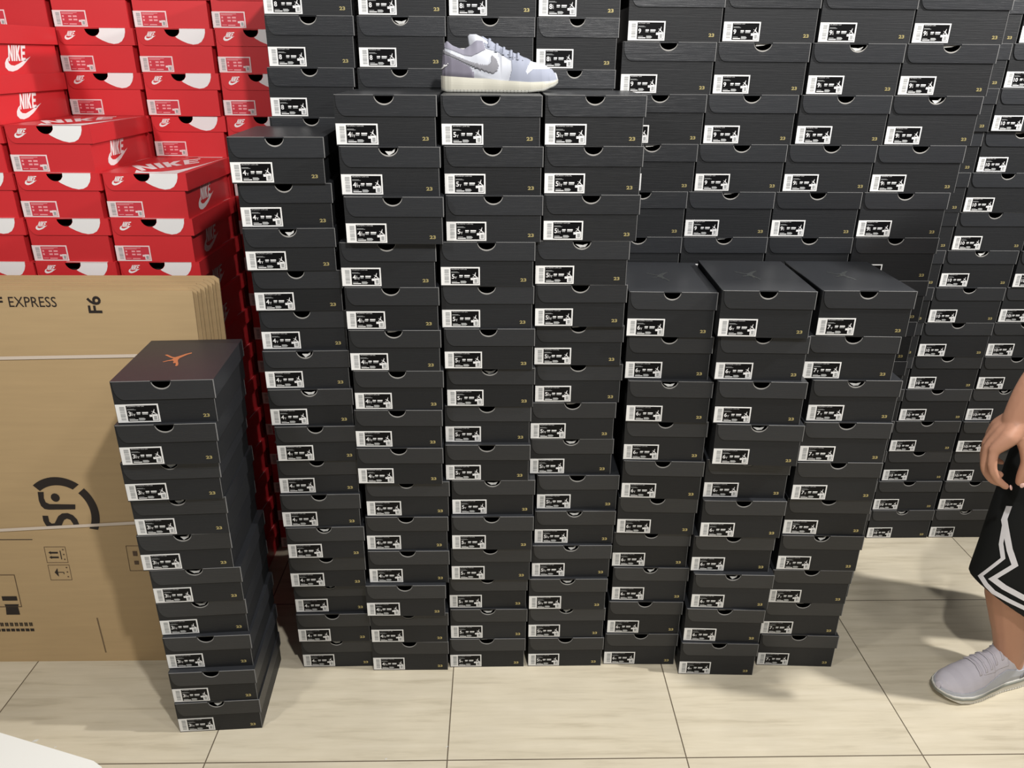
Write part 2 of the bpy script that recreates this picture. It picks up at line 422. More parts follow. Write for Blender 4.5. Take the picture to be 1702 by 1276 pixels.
# front row, from left to right: (x, y) of each box's front left corner, bottom to top
T = {
'3h': [(-.8198,1.4979),(-.8196,1.4996),(-.8229,1.5134),(-.8253,1.5216),(-.8232,1.5194),(-.834,1.5168),(-.8297,1.516),(-.8283,1.5057),(-.8166,1.4934),(-.8104,1.5007)],
'4': [(-.553,1.7263),(-.555,1.7187),(-.555,1.7266),(-.554,1.7122),(-.5496,1.7062),(-.554,1.7085),(-.5525,1.7144),(-.5455,1.7073),(-.5523,1.713),(-.5546,1.7174),(-.554,1.7265),(-.5571,1.7215),(-.5633,1.7155),(-.5636,1.7211),(-.5708,1.7131)],
'4h': [(-.3512,1.7117),(-.3491,1.7084),(-.3527,1.6953),(-.3411,1.7064),(-.3415,1.7112),(-.336,1.7146),(-.3488,1.7039),(-.3478,1.7071),(-.3424,1.7076),(-.3455,1.7059),(-.3469,1.7075),(-.3507,1.7078),(-.3299,1.6928),(-.3347,1.706),(-.3401,1.7179)],
'5': [(-.133,1.7209),(-.1291,1.7223),(-.13,1.7264),(-.1217,1.717),(-.1176,1.711),(-.1152,1.7208),(-.1292,1.7198),(-.1283,1.7323),(-.1209,1.7258),(-.1236,1.7169),(-.1272,1.7197),(-.1268,1.7159),(-.1114,1.7155),(-.1128,1.7216),(-.1169,1.7259)],
'5h': [(.0902,1.7223),(.0892,1.7243),(.0889,1.7189),(.0956,1.7278),(.1014,1.736),(.1058,1.7444),(.0862,1.7504),(.086,1.748),(.0957,1.7477),(.0916,1.7408),(.0905,1.7277),(.0893,1.7257),(.1053,1.7226),(.1052,1.7251),(.1039,1.7242)],
'6a': [(.309,1.7283),(.3126,1.7303),(.3197,1.7345),(.3148,1.7383),(.3202,1.7319),(.3246,1.7289),(.3231,1.7314),(.3217,1.7253),(.3141,1.7366),(.3098,1.7311)],
'6b': [(.5174,1.6875),(.5221,1.6947),(.5325,1.6973),(.5243,1.71),(.5355,1.7037),(.5358,1.7176),(.5403,1.6898),(.5319,1.6941),(.5239,1.7005),(.5161,1.6897)],
'7': [(.7519,1.7203),(.7473,1.7215),(.7523,1.7182),(.7604,1.7171),(.7621,1.7205),(.7645,1.7109),(.7669,1.7129),(.7713,1.7169),(.7468,1.7238),(.7607,1.7205)]}
stack('3h', '3½', .212, .0985, .252, T['3h'], 3.5, 3.5, 'black youth shoe box, %s in the size 3½ stack before the cardboard bundle', 'boxes of the size 3½ stack', logo='copper')
stack('4', '4', .203, .0971, .275, T['4'], .8, 3.0, 'black youth shoe box, %s in the size 4 stack beside the red boxes', 'boxes of the size 4 stack')
stack('4h', '4½', .2155, .1028, .28, T['4h'], 0, 0, 'black youth shoe box, %s in the front-row size 4½ stack', 'boxes of the size 4½ stack')
stack('5', '5', .2145, .1028, .275, T['5'], 0, 0, 'black youth shoe box, %s in the size 5 stack that carries the sneaker', 'boxes of the size 5 stack')
stack('5h', '5½', .214, .1029, .258, T['5h'], 0, 0, 'black youth shoe box, %s in the tall front-row size 5½ stack', 'boxes of the size 5½ stack')
stack('6a', '6', .207, .1115, .28, T['6a'], -1.5, -2.2, 'black youth shoe box, %s in the left one of two size 6 stacks', 'boxes of the left size 6 stack', logo='dullfoil')
stack('6b', '6', .2145, .113, .28, T['6b'], -2.0, -2.5, 'black youth shoe box, %s in the right one of two size 6 stacks', 'boxes of the right size 6 stack', logo='dullfoil')
stack('7', '7', .219, .1121, .28, T['7'], -2.5, -1.5, 'black youth shoe box, %s in the short size 7 stack', 'boxes of the size 7 stack', logo='dullfoil')
# second row
def col8(lo, k12, k13, k14, k15):
    return [((lo-.0215 if k < 7 else lo if k < 12 else (k12, k13, k14, k15)[k-12])+random.uniform(-.001, .001), 2.010+random.uniform(-.001, .002)) for k in range(16)]
stack('8a', '8', .2085, .1135, .275, col8(-.568, -.559, -.552, -.545, -.542), 0, 0, 'black shoe box, %s in the leftmost size 8 column behind, touching the red wall', 'boxes of the left size 8 column', youth=False)
stack('8b', '8', .2085, .1135, .275, col8(-.358, -.347, -.334, -.328, -.322), 0, 0, 'black shoe box, %s in the second size 8 column behind, right of the first', 'boxes of the right size 8 column', youth=False)
stack('8c', '8½', .2085, .1135, .275, col8(-.149, -.136, -.119, -.116, -.110), 0, 0, 'black shoe box, %s in the size 8½ column right behind the sneaker', 'boxes of the left size 8½ column', youth=False)
stack('8d', '8½', .196, .1135, .275, col8(.0605, .074, .093, .096, .101), 0, 0, 'black shoe box, %s in the size 8½ column beside the size 9 columns', 'boxes of the right size 8½ column', youth=False)
def drift(v, lo): return [(lo-.0215 if k < 6 else v[k-6], 2.022) for k in range(15)]
V9B = (.4865, .4875, .490, .494, .4975, .5125, .523, .534, .5445)
stack('9a', '9', .2275, .118, .325, drift([x-.2290 for x in V9B], .2575), 0, 0, 'black shoe box, %s in the left one of two size 9 columns behind', 'boxes of the left size 9 column', youth=False)
stack('9b', '9', .2275, .118, .325, drift(V9B, .4865), 0, 0, 'black shoe box, %s in the right one of two size 9 columns behind', 'boxes of the right size 9 column', youth=False)
stack('9c', '9½', .2275, .118, .325, drift((.7150,.716,.719,.723,.7265,.7425,.7575,.767,.777), .715), 0, 0, 'black shoe box, %s in the left one of two size 9½ columns', 'boxes of the left size 9½ column', youth=False)
stack('9d', '9½', .2275, .118, .325, drift((.943,.946,.953,.955,.957,.971,.986,.996,1.006), .9435), 0, 0, 'black shoe box, %s in the right one of two size 9½ columns', 'boxes of the right size 9½ column', youth=False)
# back row
X10 = (1.3557,1.3572,1.3687,1.3694,1.3796,1.3872,1.3918,1.3989,1.4119,1.425,1.4317,1.4458,1.456,1.4657,1.4786,1.489)
Y10 = (2.3528,2.3557,2.3589,2.3555,2.3573,2.3581,2.354,2.3515,2.3566,2.3569,2.3545,2.3589,2.3504,2.3559,2.3548,2.355)
stack('x', '9½', .2285, .1186, .33, [(x-.2315, y+.001) for x, y in zip(X10, Y10)], 0, 0, 'black shoe box, %s in the half-hidden back column left of size 10', 'boxes of the half-hidden back column', youth=False)
stack('10', '10', .2285, .1186, .33, list(zip(X10, Y10)), 0, 0, 'black shoe box, %s in the size 10 column of the back row', 'boxes of the size 10 column', youth=False)
stack('10h', '10½', .2285, .1186, .33, list(zip((1.5877,1.5939,1.601,1.6022,1.6109,1.6184,1.6215,1.633,1.6452,1.6555,1.664,1.676,1.687,1.697,1.709,1.719), Y10[::-1])), 0, 0, 'black shoe box, %s in the size 10½ column behind the person', 'boxes of the size 10½ column', youth=False)
# red boxes
RW, RH, RL = .2092, .112, .320
for nm, x, w_ in (('ra', -1.405, 'leftmost column of the red back wall'), ('rb', -1.1905, 'second column of the red back wall'), ('rc', -.9765, 'third column of the red back wall'), ('rd', -.7655, 'red column touching the black size 8 column')):
    stack('red', '6.5', RW, RH, RL, [(x+random.uniform(-.0006, .0006), 2.312+random.uniform(-.003, .003)) for k in range(16)], -.3, -.3, 'red shoe box, %s in the '+w_, 'red boxes, '+w_, red=True)
for nm, x, n, w_ in (('f0', -1.408, 15, 'front red stack at the left edge'), ('f1', -1.194, 13, 'middle front red stack'), ('f2', -.981, 12, 'right front red stack above the cardboard')):
    stack('red', '6.5', RW, RH, RL, [(x+random.uniform(-.0008, .0008)+(.012 if nm == 'f0' and k > 12 else 0), 1.980+random.uniform(-.003, .003)) for k in range(n)], -.5, -.5, 'red shoe box, %s in the '+w_, 'red boxes, '+w_, red=True)

# ------------------------------------------------------------------ room
mb = MB(); mb.box(-4, -2.5, -.05, 5, 2.80, 0, 'floor'); tag(link('floor', mb.mesh('floor')), kind='structure')
mb = MB(); mb.box(-4, 2.76, 0, 5, 2.86, 3.0, 'wall'); tag(link('wall_back', mb.mesh('wall')), kind='structure')

# ------------------------------------------------------------------ bundle of flat cartons leaning on the red stacks
LEAN = .077
bund = empty('carton_bundle', (-1.25, 1.757, 0)); bund.rotation_euler = (-math.atan(LEAN), 0, 0)
tag(bund, 'strapped bundle of flat brown cardboard cartons leaning on the front red stacks', 'cardboard')
n = 8; th = .0122; offr = [0, .006, .010, .017, .020, .027, .030, .037]; offt = [0, .003, .007, .008, .012, .013, .018, .020]
for i in range(n):
    mb = MB(); x1 = .5045+offr[i]; x0 = -.62-offr[(i*3) % 8]; zt = 1.087+offt[i]; y0 = i*th
    fn = lambda a, b, dd: (a, y0+.0006+dd, b)
    pts = [(x0, 0), (x1-.004, 0), (x1, .02), (x1, zt-.008), (x1-.012, zt), (x0, zt)] if i else [(x0, 0), (x1-.002, 0), (x1, .01), (x1, zt-.003), (x1-.004, zt), (x0, zt)]
    mb.prism(pts, .0045, 'kraft', fn)
    fn2 = lambda a, b, dd: (a, y0+.0051+dd, b)
    q = .0025
    mb.prism([(x0+q, .001), (x1-.004-q, .001), (x1-q, .02), (x1-q, zt-.008-q), (x1-.012-q, zt-q), (x0+q, zt-q)], .0056, 'kraftedge', fn2)
    # torn corner folds near the top right
    if i in (1, 3, 5): mb.box(.13+.05*i, y0+.001, zt-.001, x1-.02, y0+.0035, zt+.0022, 'kraft')
    link('carton_sheet', mb.mesh('carton_sheet'), bund)
pr = MB(); F = lambda a, b: (a+1.25, -.0003, b*math.sqrt(1+LEAN**2))      # print on the front sheet, given as world x, z
# SF EXPRESS, F6
put_text(pr, 'SF', -1.2495, 1.0423, .0255, 'kink', F, w=.040, weight=.03)
put_text(pr, 'EXPRESS', -1.1955, 1.0423, .0255, 'kink', F, w=.1155)
link('express_lettering', pr.mesh('express_lettering'), bund); pr = MB()
v, f, asp = text_geo('F6', 0, .02)
pr.add([F(-.9715-.0345*b, 1.0272+.0425*a) for a, b in v], f, 'kink')
link('format_lettering', pr.mesh('format_lettering'), bund); pr = MB()
# round courier mark, turned on its side, cut by the carton's fold
def band(pts_in, pts_out): pr.poly(pts_out+pts_in[::-1], 'kink', F)
CX, CZ, RO, RI = -1.170, .4755, .0985, .0770
def arcp(r, a0, a1, n=14): return [(CX+r*math.cos(math.radians(a0+(a1-a0)*i/n)), CZ+r*1.10*math.sin(math.radians(a0+(a1-a0)*i/n))) for i in range(n+1)]
band(arcp(RI, 127, 58), arcp(RO, 129, 53)); band(arcp(RI, 46, -32), arcp(RO, 44, -27))
pr.poly([(-1.2228,.5405),(-1.2072,.5405),(-1.2100,.522),(-1.2075,.510),(-1.198,.5045),(-1.1301,.5031),(-1.1326,.4887),(-1.203,.4880),(-1.214,.490),(-1.2215,.499),(-1.2245,.515)], 'kink', F)
pr.poly([(-1.1794+.0118*math.cos(i*.5236), .5238+.0125*math.sin(i*.5236)) for i in range(12)], 'kink', F)
pr.poly([(-1.2236,.470),(-1.2087,.4695),(-1.2085,.452),(-1.203,.446),(-1.195,.447),(-1.190,.455),(-1.182,.468),(-1.170,.4765),(-1.155,.4775),(-1.142,.471),(-1.133,.458),(-1.1305,.443),(-1.132,.434),(-1.147,.433),(-1.146,.445),(-1.151,.457),(-1.160,.461),(-1.168,.457),(-1.175,.445),(-1.181,.434),(-1.187,.4315),(-1.213,.430),(-1.2205,.443),(-1.224,.455)], 'kink', F)
link('courier_mark', pr.mesh('courier_mark'), bund); pr = MB()
# line, warning boxes, small print
def fr(x0, z0, x1, z1, t=.0012, m='kink2'):
    for a, b, c_, d in ((x0, z0, x1, z0+t), (x0, z1-t, x1, z1), (x0, z0, x0+t, z1), (x1-t, z0, x1, z1)):
        pr.poly([(a, b), (c_, b), (c_, d), (a, d)], m, F)
def rc(x0, z0, x1, z1, m='kink2'): pr.poly([(x0, z0), (x1, z0), (x1, z1), (x0, z1)], m, F)
rc(-1.46, .3965, -1.264, .3985, 'kink')
fr(-1.238, .325, -1.180, .375); fr(-1.238, .270, -1.179, .3185)
rc(-1.1975, .3355, -1.1950, .363, 'kink')
for z in (.342, .3565):
    pr.poly([(-1.229, z), (-1.222, z+.005), (-1.222, z+.0025), (-1.203, z+.0025), (-1.203, z-.0025), (-1.222, z-.0025), (-1.222, z-.005)], 'kink', F)
pr.poly([(-1.223,.2945),(-1.2135,.308),(-1.2135,.281)], 'kink', F); rc(-1.2135, .2938, -1.198, .2958, 'kink'); rc(-1.199, .289, -1.197, .2958, 'kink')
for x in (-1.190,): 
    for z in (.334, .349, .364, .279, .294, .308): rc(x, z, x+.004, z+.0035)
link('handling_symbols', pr.mesh('handling_symbols'), bund); pr = MB()
fr(-1.016, .298, -.975, .377); rc(-1.000, .345, -.988, .360); rc(-1.000, .318, -.988, .330)
link('small_symbol', pr.mesh('small_symbol'), bund); pr = MB()
fr(-1.46, .184, -1.334, .2885, .002); 
rc(-1.3835, .205, -1.342, .219, 'kink'); pr.poly([(-1.381,.193),(-1.341,.193),(-1.345,.184),(-1.344,.159),(-1.382,.159),(-1.379,.184)], 'kink', F)
link('print_frame', pr.mesh('print_frame'), bund); pr = MB()
rnd = random.Random(5)
x = -1.46
while x < -1.317:
    ww = .0115; 
    for z in (.1215,.1255,.1295): rc(x, z, x+ww*.85, z+.0022, 'kink')
    rc(x+.001, .1205, x+.0028, .133, 'kink'); rc(x+.006, .1205, x+.0078, .133, 'kink')
    rc(x, .1035, x+ww*.92, .1125, 'kink'); x += ww+.002
link('small_lettering', pr.mesh('small_lettering'), bund); pr = MB()
z = .030
while z < .145: rc(-1.1335+.006*(0.145-z)/.115, z, -1.1295+.006*(0.145-z)/.115, z+.0025); z += .0042
link('vertical_lettering', pr.mesh('vertical_lettering'), bund)
for z0, z1 in ((.907, .9195), (.412, .449)):
    mb = MB(); hw = .0042; r_ = [(-.62, z0-(z1-z0)*.35), (.5425, z1+(z1-z0)*.4)]
    D = n*th+.001
    def P(x, y, z): return (x, y, z)
    (xa, za), (xb, zb) = r_
    ya, yb = -.0018, D
    for (p, q) in ((((xa, ya), (xb, ya))), (((xb, ya), (xb, yb))), (((xb, yb), (xa, yb))), (((xa, yb), (xa, ya)))):
        zz = lambda x: za+(zb-za)*(x-xa)/(xb-xa)
        dx, dy = (0, .0009) if p[1] == q[1] else (.0009, 0)
        vs = []
        for (x_, y_) in (p, q):
            for s1 in (0, 1):
                for s2 in (-1, 1): vs.append((x_+dx*s1, y_+dy*s1, zz(x_)+s2*hw))
        mb.add(vs, [(0,1,5,4),(2,3,7,6),(0,2,6,4),(1,3,7,5),(0,1,3,2),(4,5,7,6)], 'strap')
    link('strap', mb.mesh('strap'), bund)

# ------------------------------------------------------------------ white board at the lower left
mb = MB()
pts = [(-1.235,1.4195),(-.940,1.325),(-.913,1.308),(-.905,1.28),(-1.06,.80),(-1.42,.92)]
mb.prism(pts, .1, 'board', lambda a, b, dd: (a, b, dd))
tag(link('display_plinth', mb.mesh('display_plinth')), 'low plain white platform at the lower left corner, cut off by the frame', 'platform')
# scraps of paper on the floor
for i, (x, y, s) in enumerate(((-1.185, 1.47, .010), (-1.12, 1.453, .004), (-.28, 1.405, .005), (-.13, 1.44, .005))):
    mb = MB(); mb.prism([(x, y), (x+s, y+.003), (x+s*1.3, y+s*.9), (x+s*.4, y+s*.7)], .0015, 'tissue', lambda a, b, dd: (a, b, dd+.0001))
    tag(link('paper_scrap', mb.mesh('paper_scrap')), ['tiny white paper scrap on the tiles near the white platform', 'tiniest pale crumb beside the white platform on the tiles', 'tiny pale crumb lying on the front tile joint, left one', 'small pale crumb on the tile joint corner before the size 5 stack'][i], 'scrap', 'scraps on the floor')
#PART2
# ------------------------------------------------------------------ sneakers
from mathutils.bvhtree import BVHTree
def lerp_tab(tab, x):
    if x <= tab[0][0]: return tab[0][1]
    for (a, va), (b, vb) in zip(tab, tab[1:]):
        if x <= b:
            t = (x-a)/(b-a); t = t*t*(3-2*t)*.5+t*.5
            return va+(vb-va)*t
    return tab[-1][1]
def inside(p, poly):
    x, y = p; c = False; n = len(poly)
    for i in range(n):
        (x1, y1), (x2, y2) = poly[i], poly[i-1]
        if (y1 > y) != (y2 > y) and x < (x2-x1)*(y-y1)/(y2-y1)+x1: c = not c
    return c
def Q(*pts): return [((a-88)/1522, (785-b)/1522) for a, b in pts]
TOPZ = [(0,.20),(.012,.30),(.03,.375),(.05,.394),(.10,.378),(.185,.358),(.24,.385),(.30,.425),(.345,.43),(.40,.405),(.48,.362),(.56,.326),(.64,.298),(.717,.268),(.80,.236),(.88,.222),(.947,.184),(.985,.142),(1,.105)]
BASEZ = [(0,.125),(.35,.108),(.55,.092),(.75,.083),(.9,.088),(1,.10)]
BOTZ = [(0,.012),(.05,0),(.70,0),(.85,.012),(.95,.045),(1,.072)]
WID = [(0,.02),(.008,.055),(.03,.092),(.08,.118),(.18,.128),(.35,.130),(.5,.148),(.65,.172),(.75,.176),(.85,.160),(.92,.128),(.965,.085),(.99,.042),(1,.008)]
def shoe(name, scale, mats, panels, laces, lining, dots=None, collar_lift=0):
    root = empty(name)
    nx, nt = 250, 140
    xs = [.5-.5*math.cos(math.pi*(.04+.92*i/nx)) for i in range(nx+1)]
    xs = [(x-xs[0])/(xs[-1]-xs[0]) for x in xs]
    V = []; SZ = []
    for x in xs:
        zt = lerp_tab(TOPZ, x)+collar_lift*max(0, 1-x/.45); zb = lerp_tab(BASEZ, x)-.012; w_ = lerp_tab(WID, x)*.96
        p = .62 if x < .35 else .62+.25*min(1, (x-.35)/.3)
        xb = .012+.975*x
        for j in range(nt+1):
            th = math.pi*j/nt
            c_ = math.cos(th); s_ = math.sin(th); ze = .42+.40*min(1, max(0, (x-.30)/.14))
            y = -w_*math.copysign(abs(c_)**p, c_)
            nar = 1-.38*(s_**2)*(1 if x < .5 else .35)
            z = zb+(zt-zb)*(s_**ze)
            V.append(Vector((xb, y*nar, z)))
    idx = lambda i, j: i*(nt+1)+j
    faces = []
    for i in range(nx):
        for j in range(nt):
            cx_ = sum((V[idx(a, b)].x for a, b in ((i, j), (i+1, j+1))))/2; th = (j+.5)/nt
            if .04 < xs[i] < .315 and abs(th-.5) < .23*(max(0, 1-abs((xs[i]-.178)/.138)**3))**.5: continue
            faces.append((idx(i, j), idx(i+1, j), idx(i+1, j+1), idx(i, j+1)))
    # normals
    Nn = [Vector() for _ in V]
    for f in faces:
        n = (V[f[2]]-V[f[0]]).cross(V[f[3]]-V[f[1]]); n = -n if n.dot(V[f[0]]-Vector((V[f[0]].x, 0, .15))) < 0 else n
        for k in f: Nn[k] += n
    for n in Nn:
        if n.length: n.normalize()
    def shell(fs, off, th, m, nm, parent):
        used = sorted({k for f in fs for k in f}); mp_ = {k: i for i, k in enumerate(used)}
        n = len(used)
        vs = [(V[k]+Nn[k]*(off+th))*scale for k in used]+[(V[k]+Nn[k]*off)*scale for k in used]
        fs2 = [tuple(mp_[k] for k in f) for f in fs]
        ed = {}
        for f in fs2:
            for a, b in zip(f, f[1:]+f[:1]): ed[(a, b)] = 1
        out = list(fs2)+[tuple(n+k for k in reversed(f)) for f in fs2]
        for a, b in ed:
            if (b, a) not in ed: out.append((b, a, a+n, b+n))
        mb = MB(); mb.add(vs, out, m); me = mb.mesh(nm); smooth(me)
        return link(nm, me, parent)
    upper = shell(faces, -.012, .012, mats['upper'], 'upper', root)
    if lining: 
        lf = [f for f in faces if V[f[0]].x < .34]
        shell(lf, -.020, .007, lining, 'lining', root)
    for nm, m, off, poly in panels:
        fs = [f for f in faces if inside((sum(V[k].x for k in f)/4, sum(V[k].z for k in f)/4), poly)]
        if fs: shell(fs, off, .004, m, nm, root)
    # midsole and outsole
    def loft(z0f, z1f, grow, m, nm):
        mb = MB(); n = 60; rows = []
        zs = 5
        for side in range(zs+1):
            ring = []
            t = side/zs
            bulge = grow+.004*math.sin(math.pi*t)
            for i in range(n+1):
                x = i/n; ring.append((x*1.0-bulge*(.5-x)*.0, -(lerp_tab(WID, x)+bulge), z0f(x)+(z1f(x)-z0f(x))*t))
            for i in range(n, -1, -1):
                x = i/n; ring.append((x, lerp_tab(WID, x)+bulge, z0f(x)+(z1f(x)-z0f(x))*t))
            rows.append(ring)
        K = len(rows[0]); v = [tuple(c*scale for c in p) for r in rows for p in r]; f = []
        for r in range(zs):
            for k in range(K): f.append((r*K+k, r*K+(k+1) % K, (r+1)*K+(k+1) % K, (r+1)*K+k))
        for r, flip in ((0, 1), (zs, 0)):
            for i in range(n):
                q = (r*K+i, r*K+i+1, r*K+K-2-i, r*K+K-1-i); f.append(q[::-1] if flip else q)
        mb.add(v, f, m); me = mb.mesh(nm); 
        return link(nm, me, root)
    loft(lambda x: lerp_tab(BOTZ, x)+.019, lambda x: lerp_tab(BASEZ, x), .004, mats['sole'], 'midsole')
    loft(lambda x: lerp_tab(BOTZ, x), lambda x: lerp_tab(BOTZ, x)+.020, .002, mats['out'], 'outsole')
    if mats.get('band'): loft(lambda x: lerp_tab(BASEZ, x)-.034, lambda x: lerp_tab(BASEZ, x)-.010, .0105, mats['band'], 'sole_band')
    # tread notches on the outsole edge
    mb = MB()
    for i in range(22):
        x = .10+.03*i; y = lerp_tab(WID, x)+.0045
        mb.box((x-.002)*scale, -(y+.001)*scale, .002*scale, (x+.002)*scale, (-y+.004)*scale, .018*scale, 'inner')
        mb.box((x-.002)*scale, (y-.004)*scale, .002*scale, (x+.002)*scale, (y+.001)*scale, .018*scale, 'inner')
    link('tread_grooves', mb.mesh('tread_grooves'), root)
    # tongue
    mb = MB(); cl = collar_lift*.8
    prof = [(.25,.32),(.238,.38),(.232,.432),(.245,.446),(.30,.446),(.345,.425),(.40,.385),(.40,.33),(.32,.31)]
    nP = len(prof); v = []
    for y, sh in ((-.070, .80), (-.052, 1), (.052, 1), (.070, .80)):
        for a_, b_ in prof: v.append(((.32+(a_-.32)*(.6+.4*sh))*scale, y*scale, (.38+(b_-.38)*(.5+.5*sh)+cl)*scale))
    f = [(r*nP+k, r*nP+(k+1) % nP, (r+1)*nP+(k+1) % nP, (r+1)*nP+k) for r in range(3) for k in range(nP)]+[tuple(range(nP)), tuple(3*nP+k for k in range(nP))]
    mb.add(v, f, mats['tongue']); me = mb.mesh('tongue'); smooth(me); link('tongue', me, root)
    # laces: flat rounded bands over the throat
    for li, x in enumerate(laces):
        mb = MB(); i = min(range(nx+1), key=lambda q: abs(V[idx(q, 0)].x-x)); ring = []; n = 14; K = 6
        path = []
        for k in range(n+1):
            j = int(nt*(.27+.46*k/n)); di = int(round((k/n-.5)*3))
            q = idx(min(nx, i+di), j); path.append(V[q]+Nn[q]*.010)
        vs = []
        for p in path:
            for a in range(K):
                th = 2*math.pi*a/K; vs.append((p+Vector((.012*math.cos(th), 0, .007*math.sin(th))))*scale)
        f = [(r*K+a, r*K+(a+1) % K, (r+1)*K+(a+1) % K, (r+1)*K+a) for r in range(n) for a in range(K)]+[tuple(range(K)), tuple(n*K+a for a in range(K))]
        mb.add(vs, f, mats['lace']); me = mb.mesh('lace'); smooth(me); link('lace', me, root)
    if dots:
        mb = MB()
        for a, b in dots:
            q = min(range(len(V)), key=lambda k: (V[k].x-a)**2+(V[k].z-b)**2+(0 if V[k].y < 0 else 9))
            c0 = (V[q]+Nn[q]*.004)*scale; t1 = Nn[q].cross(Vector((0, 0, 1))).normalized(); t2 = Nn[q].cross(t1)
            r_ = .0065*scale
            mb.add([c0+t1*r_*math.cos(h)+t2*r_*math.sin(h) for h in [i*math.pi/4 for i in range(8)]], [tuple(range(8))], 'inner')
        link('eyelets', mb.mesh('eyelets'), root)
    return root
pan = [('heel_counter', 'lilac2', .0, Q((95,600),(100,330),(300,405),(440,472),(490,530),(515,615),(515,660),(90,660))),
       ('collar', 'lilac', .0, Q((60,270),(60,150),(370,150),(560,60),(610,140),(655,280),(560,330),(480,365),(380,350),(250,300),(130,262))),
       ('swoosh', 'swgrey', .003, Q((110,285),(300,368),(480,430),(600,458),(680,465),(722,440),(735,350),(790,390),(822,470),(800,530),(750,562),(620,530),(480,480),(300,398),(108,322))),
       ('eyestay', 'pale', .0, Q((600,40),(618,140),(665,268),(730,290),(800,300),(880,350),(975,405),(1015,400),(1015,200))),
       ('toe_overlay', 'pale', .0, Q((940,700),(985,520),(985,410),(1012,180),(1235,300),(1235,410),(1190,470),(1165,530),(1185,570),(1215,545),(1260,512),(1545,508),(1700,560),(1700,700))),
       ('heel_wings', 'label', .006, Q((108,520),(135,470),(195,447),(170,475),(130,505)))]
sn = shoe('sneaker', .2655, dict(upper='bwhite', sole='offwhite', out='outsole', tongue='bwhite', lace='pale'), pan, (.41, .47, .53, .59, .65), 'lilac', dots=[(.38,.375),(.44,.345),(.50,.318),(.56,.29),(.62,.268),(.68,.245)])
sn.location = (-.124, 1.868, 1.5431); sn.rotation_euler = (0, 0, math.radians(3.5))
tag(sn, 'low white and lilac-grey sneaker with grey swoosh displayed on the size 5 stack', 'sneaker')

pan2 = [('side_overlay', 'bwhite', .0, [(.02,.05),(.02,.26),(.20,.22),(.36,.26),(.50,.20),(.62,.155),(.80,.12),(.99,.12),(1.0,.05)]),
        ('heel_patch', 'swgrey', .003, [(-.02,.12),(-.02,.24),(.12,.22),(.20,.14),(.16,.11)]),
        ('lace_stay', 'mesh', .002, [(.36,.30),(.38,.50),(.62,.40),(.62,.25),(.50,.26)])]
per = empty('person', (1.47, 1.74, 0))
tag(per, 'person walking left in black basketball shorts with white zigzag trim, hand hanging', 'person')
def worn(x, y, z, rz, label, cat='sneaker', pitch=0):
    s_ = shoe('worn_sneaker', .30, dict(upper='mesh', sole='wsole', out='wsole', band='gsole', tongue='mesh', lace='mesh'), pan2, (.40, .46, .52, .58, .64), 'maroon', dots=[(.44,.19),(.50,.17),(.56,.15),(.47,.215),(.53,.19)], collar_lift=.06)
    s_.parent = per; s_.location = (x-1.47, y-1.74, z); s_.rotation_euler = (0, 0, rz)
    s_['label'] = label; return s_
rz = math.atan2(1.600-1.672, 1.213-1.500)
worn(1.500, 1.672, .0005, rz, 'white knit sneaker with grey sole on the near foot of the walking person')
worn(1.93, 1.87, .0005, math.radians(184), 'white knit sneaker on the far trailing foot of the walking person')

# ------------------------------------------------------------------ person walking left, at the right edge
def skin_mesh(chains, sub=1):
    """chains: lists of (x,y,z,r); returns a list of (verts, faces)"""
    bm = bmesh.new(); K = 14
    for ch in chains:
        # resample with a smooth curve
        P = [Vector(c[:3]) for c in ch]; R_ = [c[3] for c in ch]
        pts = []; rs = []
        for i in range(len(P)-1):
            p0 = P[max(0, i-1)]; p1 = P[i]; p2 = P[i+1]; p3 = P[min(len(P)-1, i+2)]
            for k in range(6):
                t = k/6
                pts.append(.5*((2*p1)+(p2-p0)*t+(2*p0-5*p1+4*p2-p3)*t*t+(3*p1-p0-3*p2+p3)*t**3)); rs.append(R_[i]+(R_[i+1]-R_[i])*t)
        pts.append(P[-1]); rs.append(R_[-1])
        rings = []
        n = len(pts)
        ext = [(pts[0]-(pts[1]-pts[0]).normalized()*rs[0]*f, rs[0]*g) for f, g in ((.92, .35), (.65, .74), (.3, .95))]
        ext2 = [(pts[-1]+(pts[-1]-pts[-2]).normalized()*rs[-1]*f, rs[-1]*g) for f, g in ((.3, .95), (.65, .74), (.92, .35))]
        seq = ext+list(zip(pts, rs))+ext2
        u = None
        for i, (p, r) in enumerate(seq):
            a = seq[max(0, i-1)][0]; b = seq[min(len(seq)-1, i+1)][0]; d = (b-a).normalized()
            if u is None: u = d.orthogonal().normalized()
            u = (u-d*u.dot(d)).normalized(); v_ = d.cross(u)
            rings.append([bm.verts.new(p+(u*math.cos(2*math.pi*k/K)+v_*math.sin(2*math.pi*k/K))*r) for k in range(K)])
        for a, b in zip(rings, rings[1:]):
            for k in range(K): bm.faces.new((a[k], a[(k+1) % K], b[(k+1) % K], b[k]))
        bm.faces.new(rings[0][::-1]); bm.faces.new(rings[-1])
    return bm
def add_ellipse_loft(bm, rings, K=28):
    """rings: (cx,cy,cz, rx, ry, tilt about y)"""
    rr = []
    for cx_, cy_, cz_, rx, ry, tl in rings:
        rr.append([bm.verts.new((cx_+rx*math.cos(2*math.pi*k/K)*math.cos(tl), cy_+ry*math.sin(2*math.pi*k/K), cz_-rx*math.cos(2*math.pi*k/K)*math.sin(tl))) for k in range(K)])
    for a, b in zip(rr, rr[1:]):
        for k in range(K): bm.faces.new((a[k], a[(k+1) % K], b[(k+1) % K], b[k]))
    bm.faces.new(rr[0][::-1]); bm.faces.new(rr[-1])
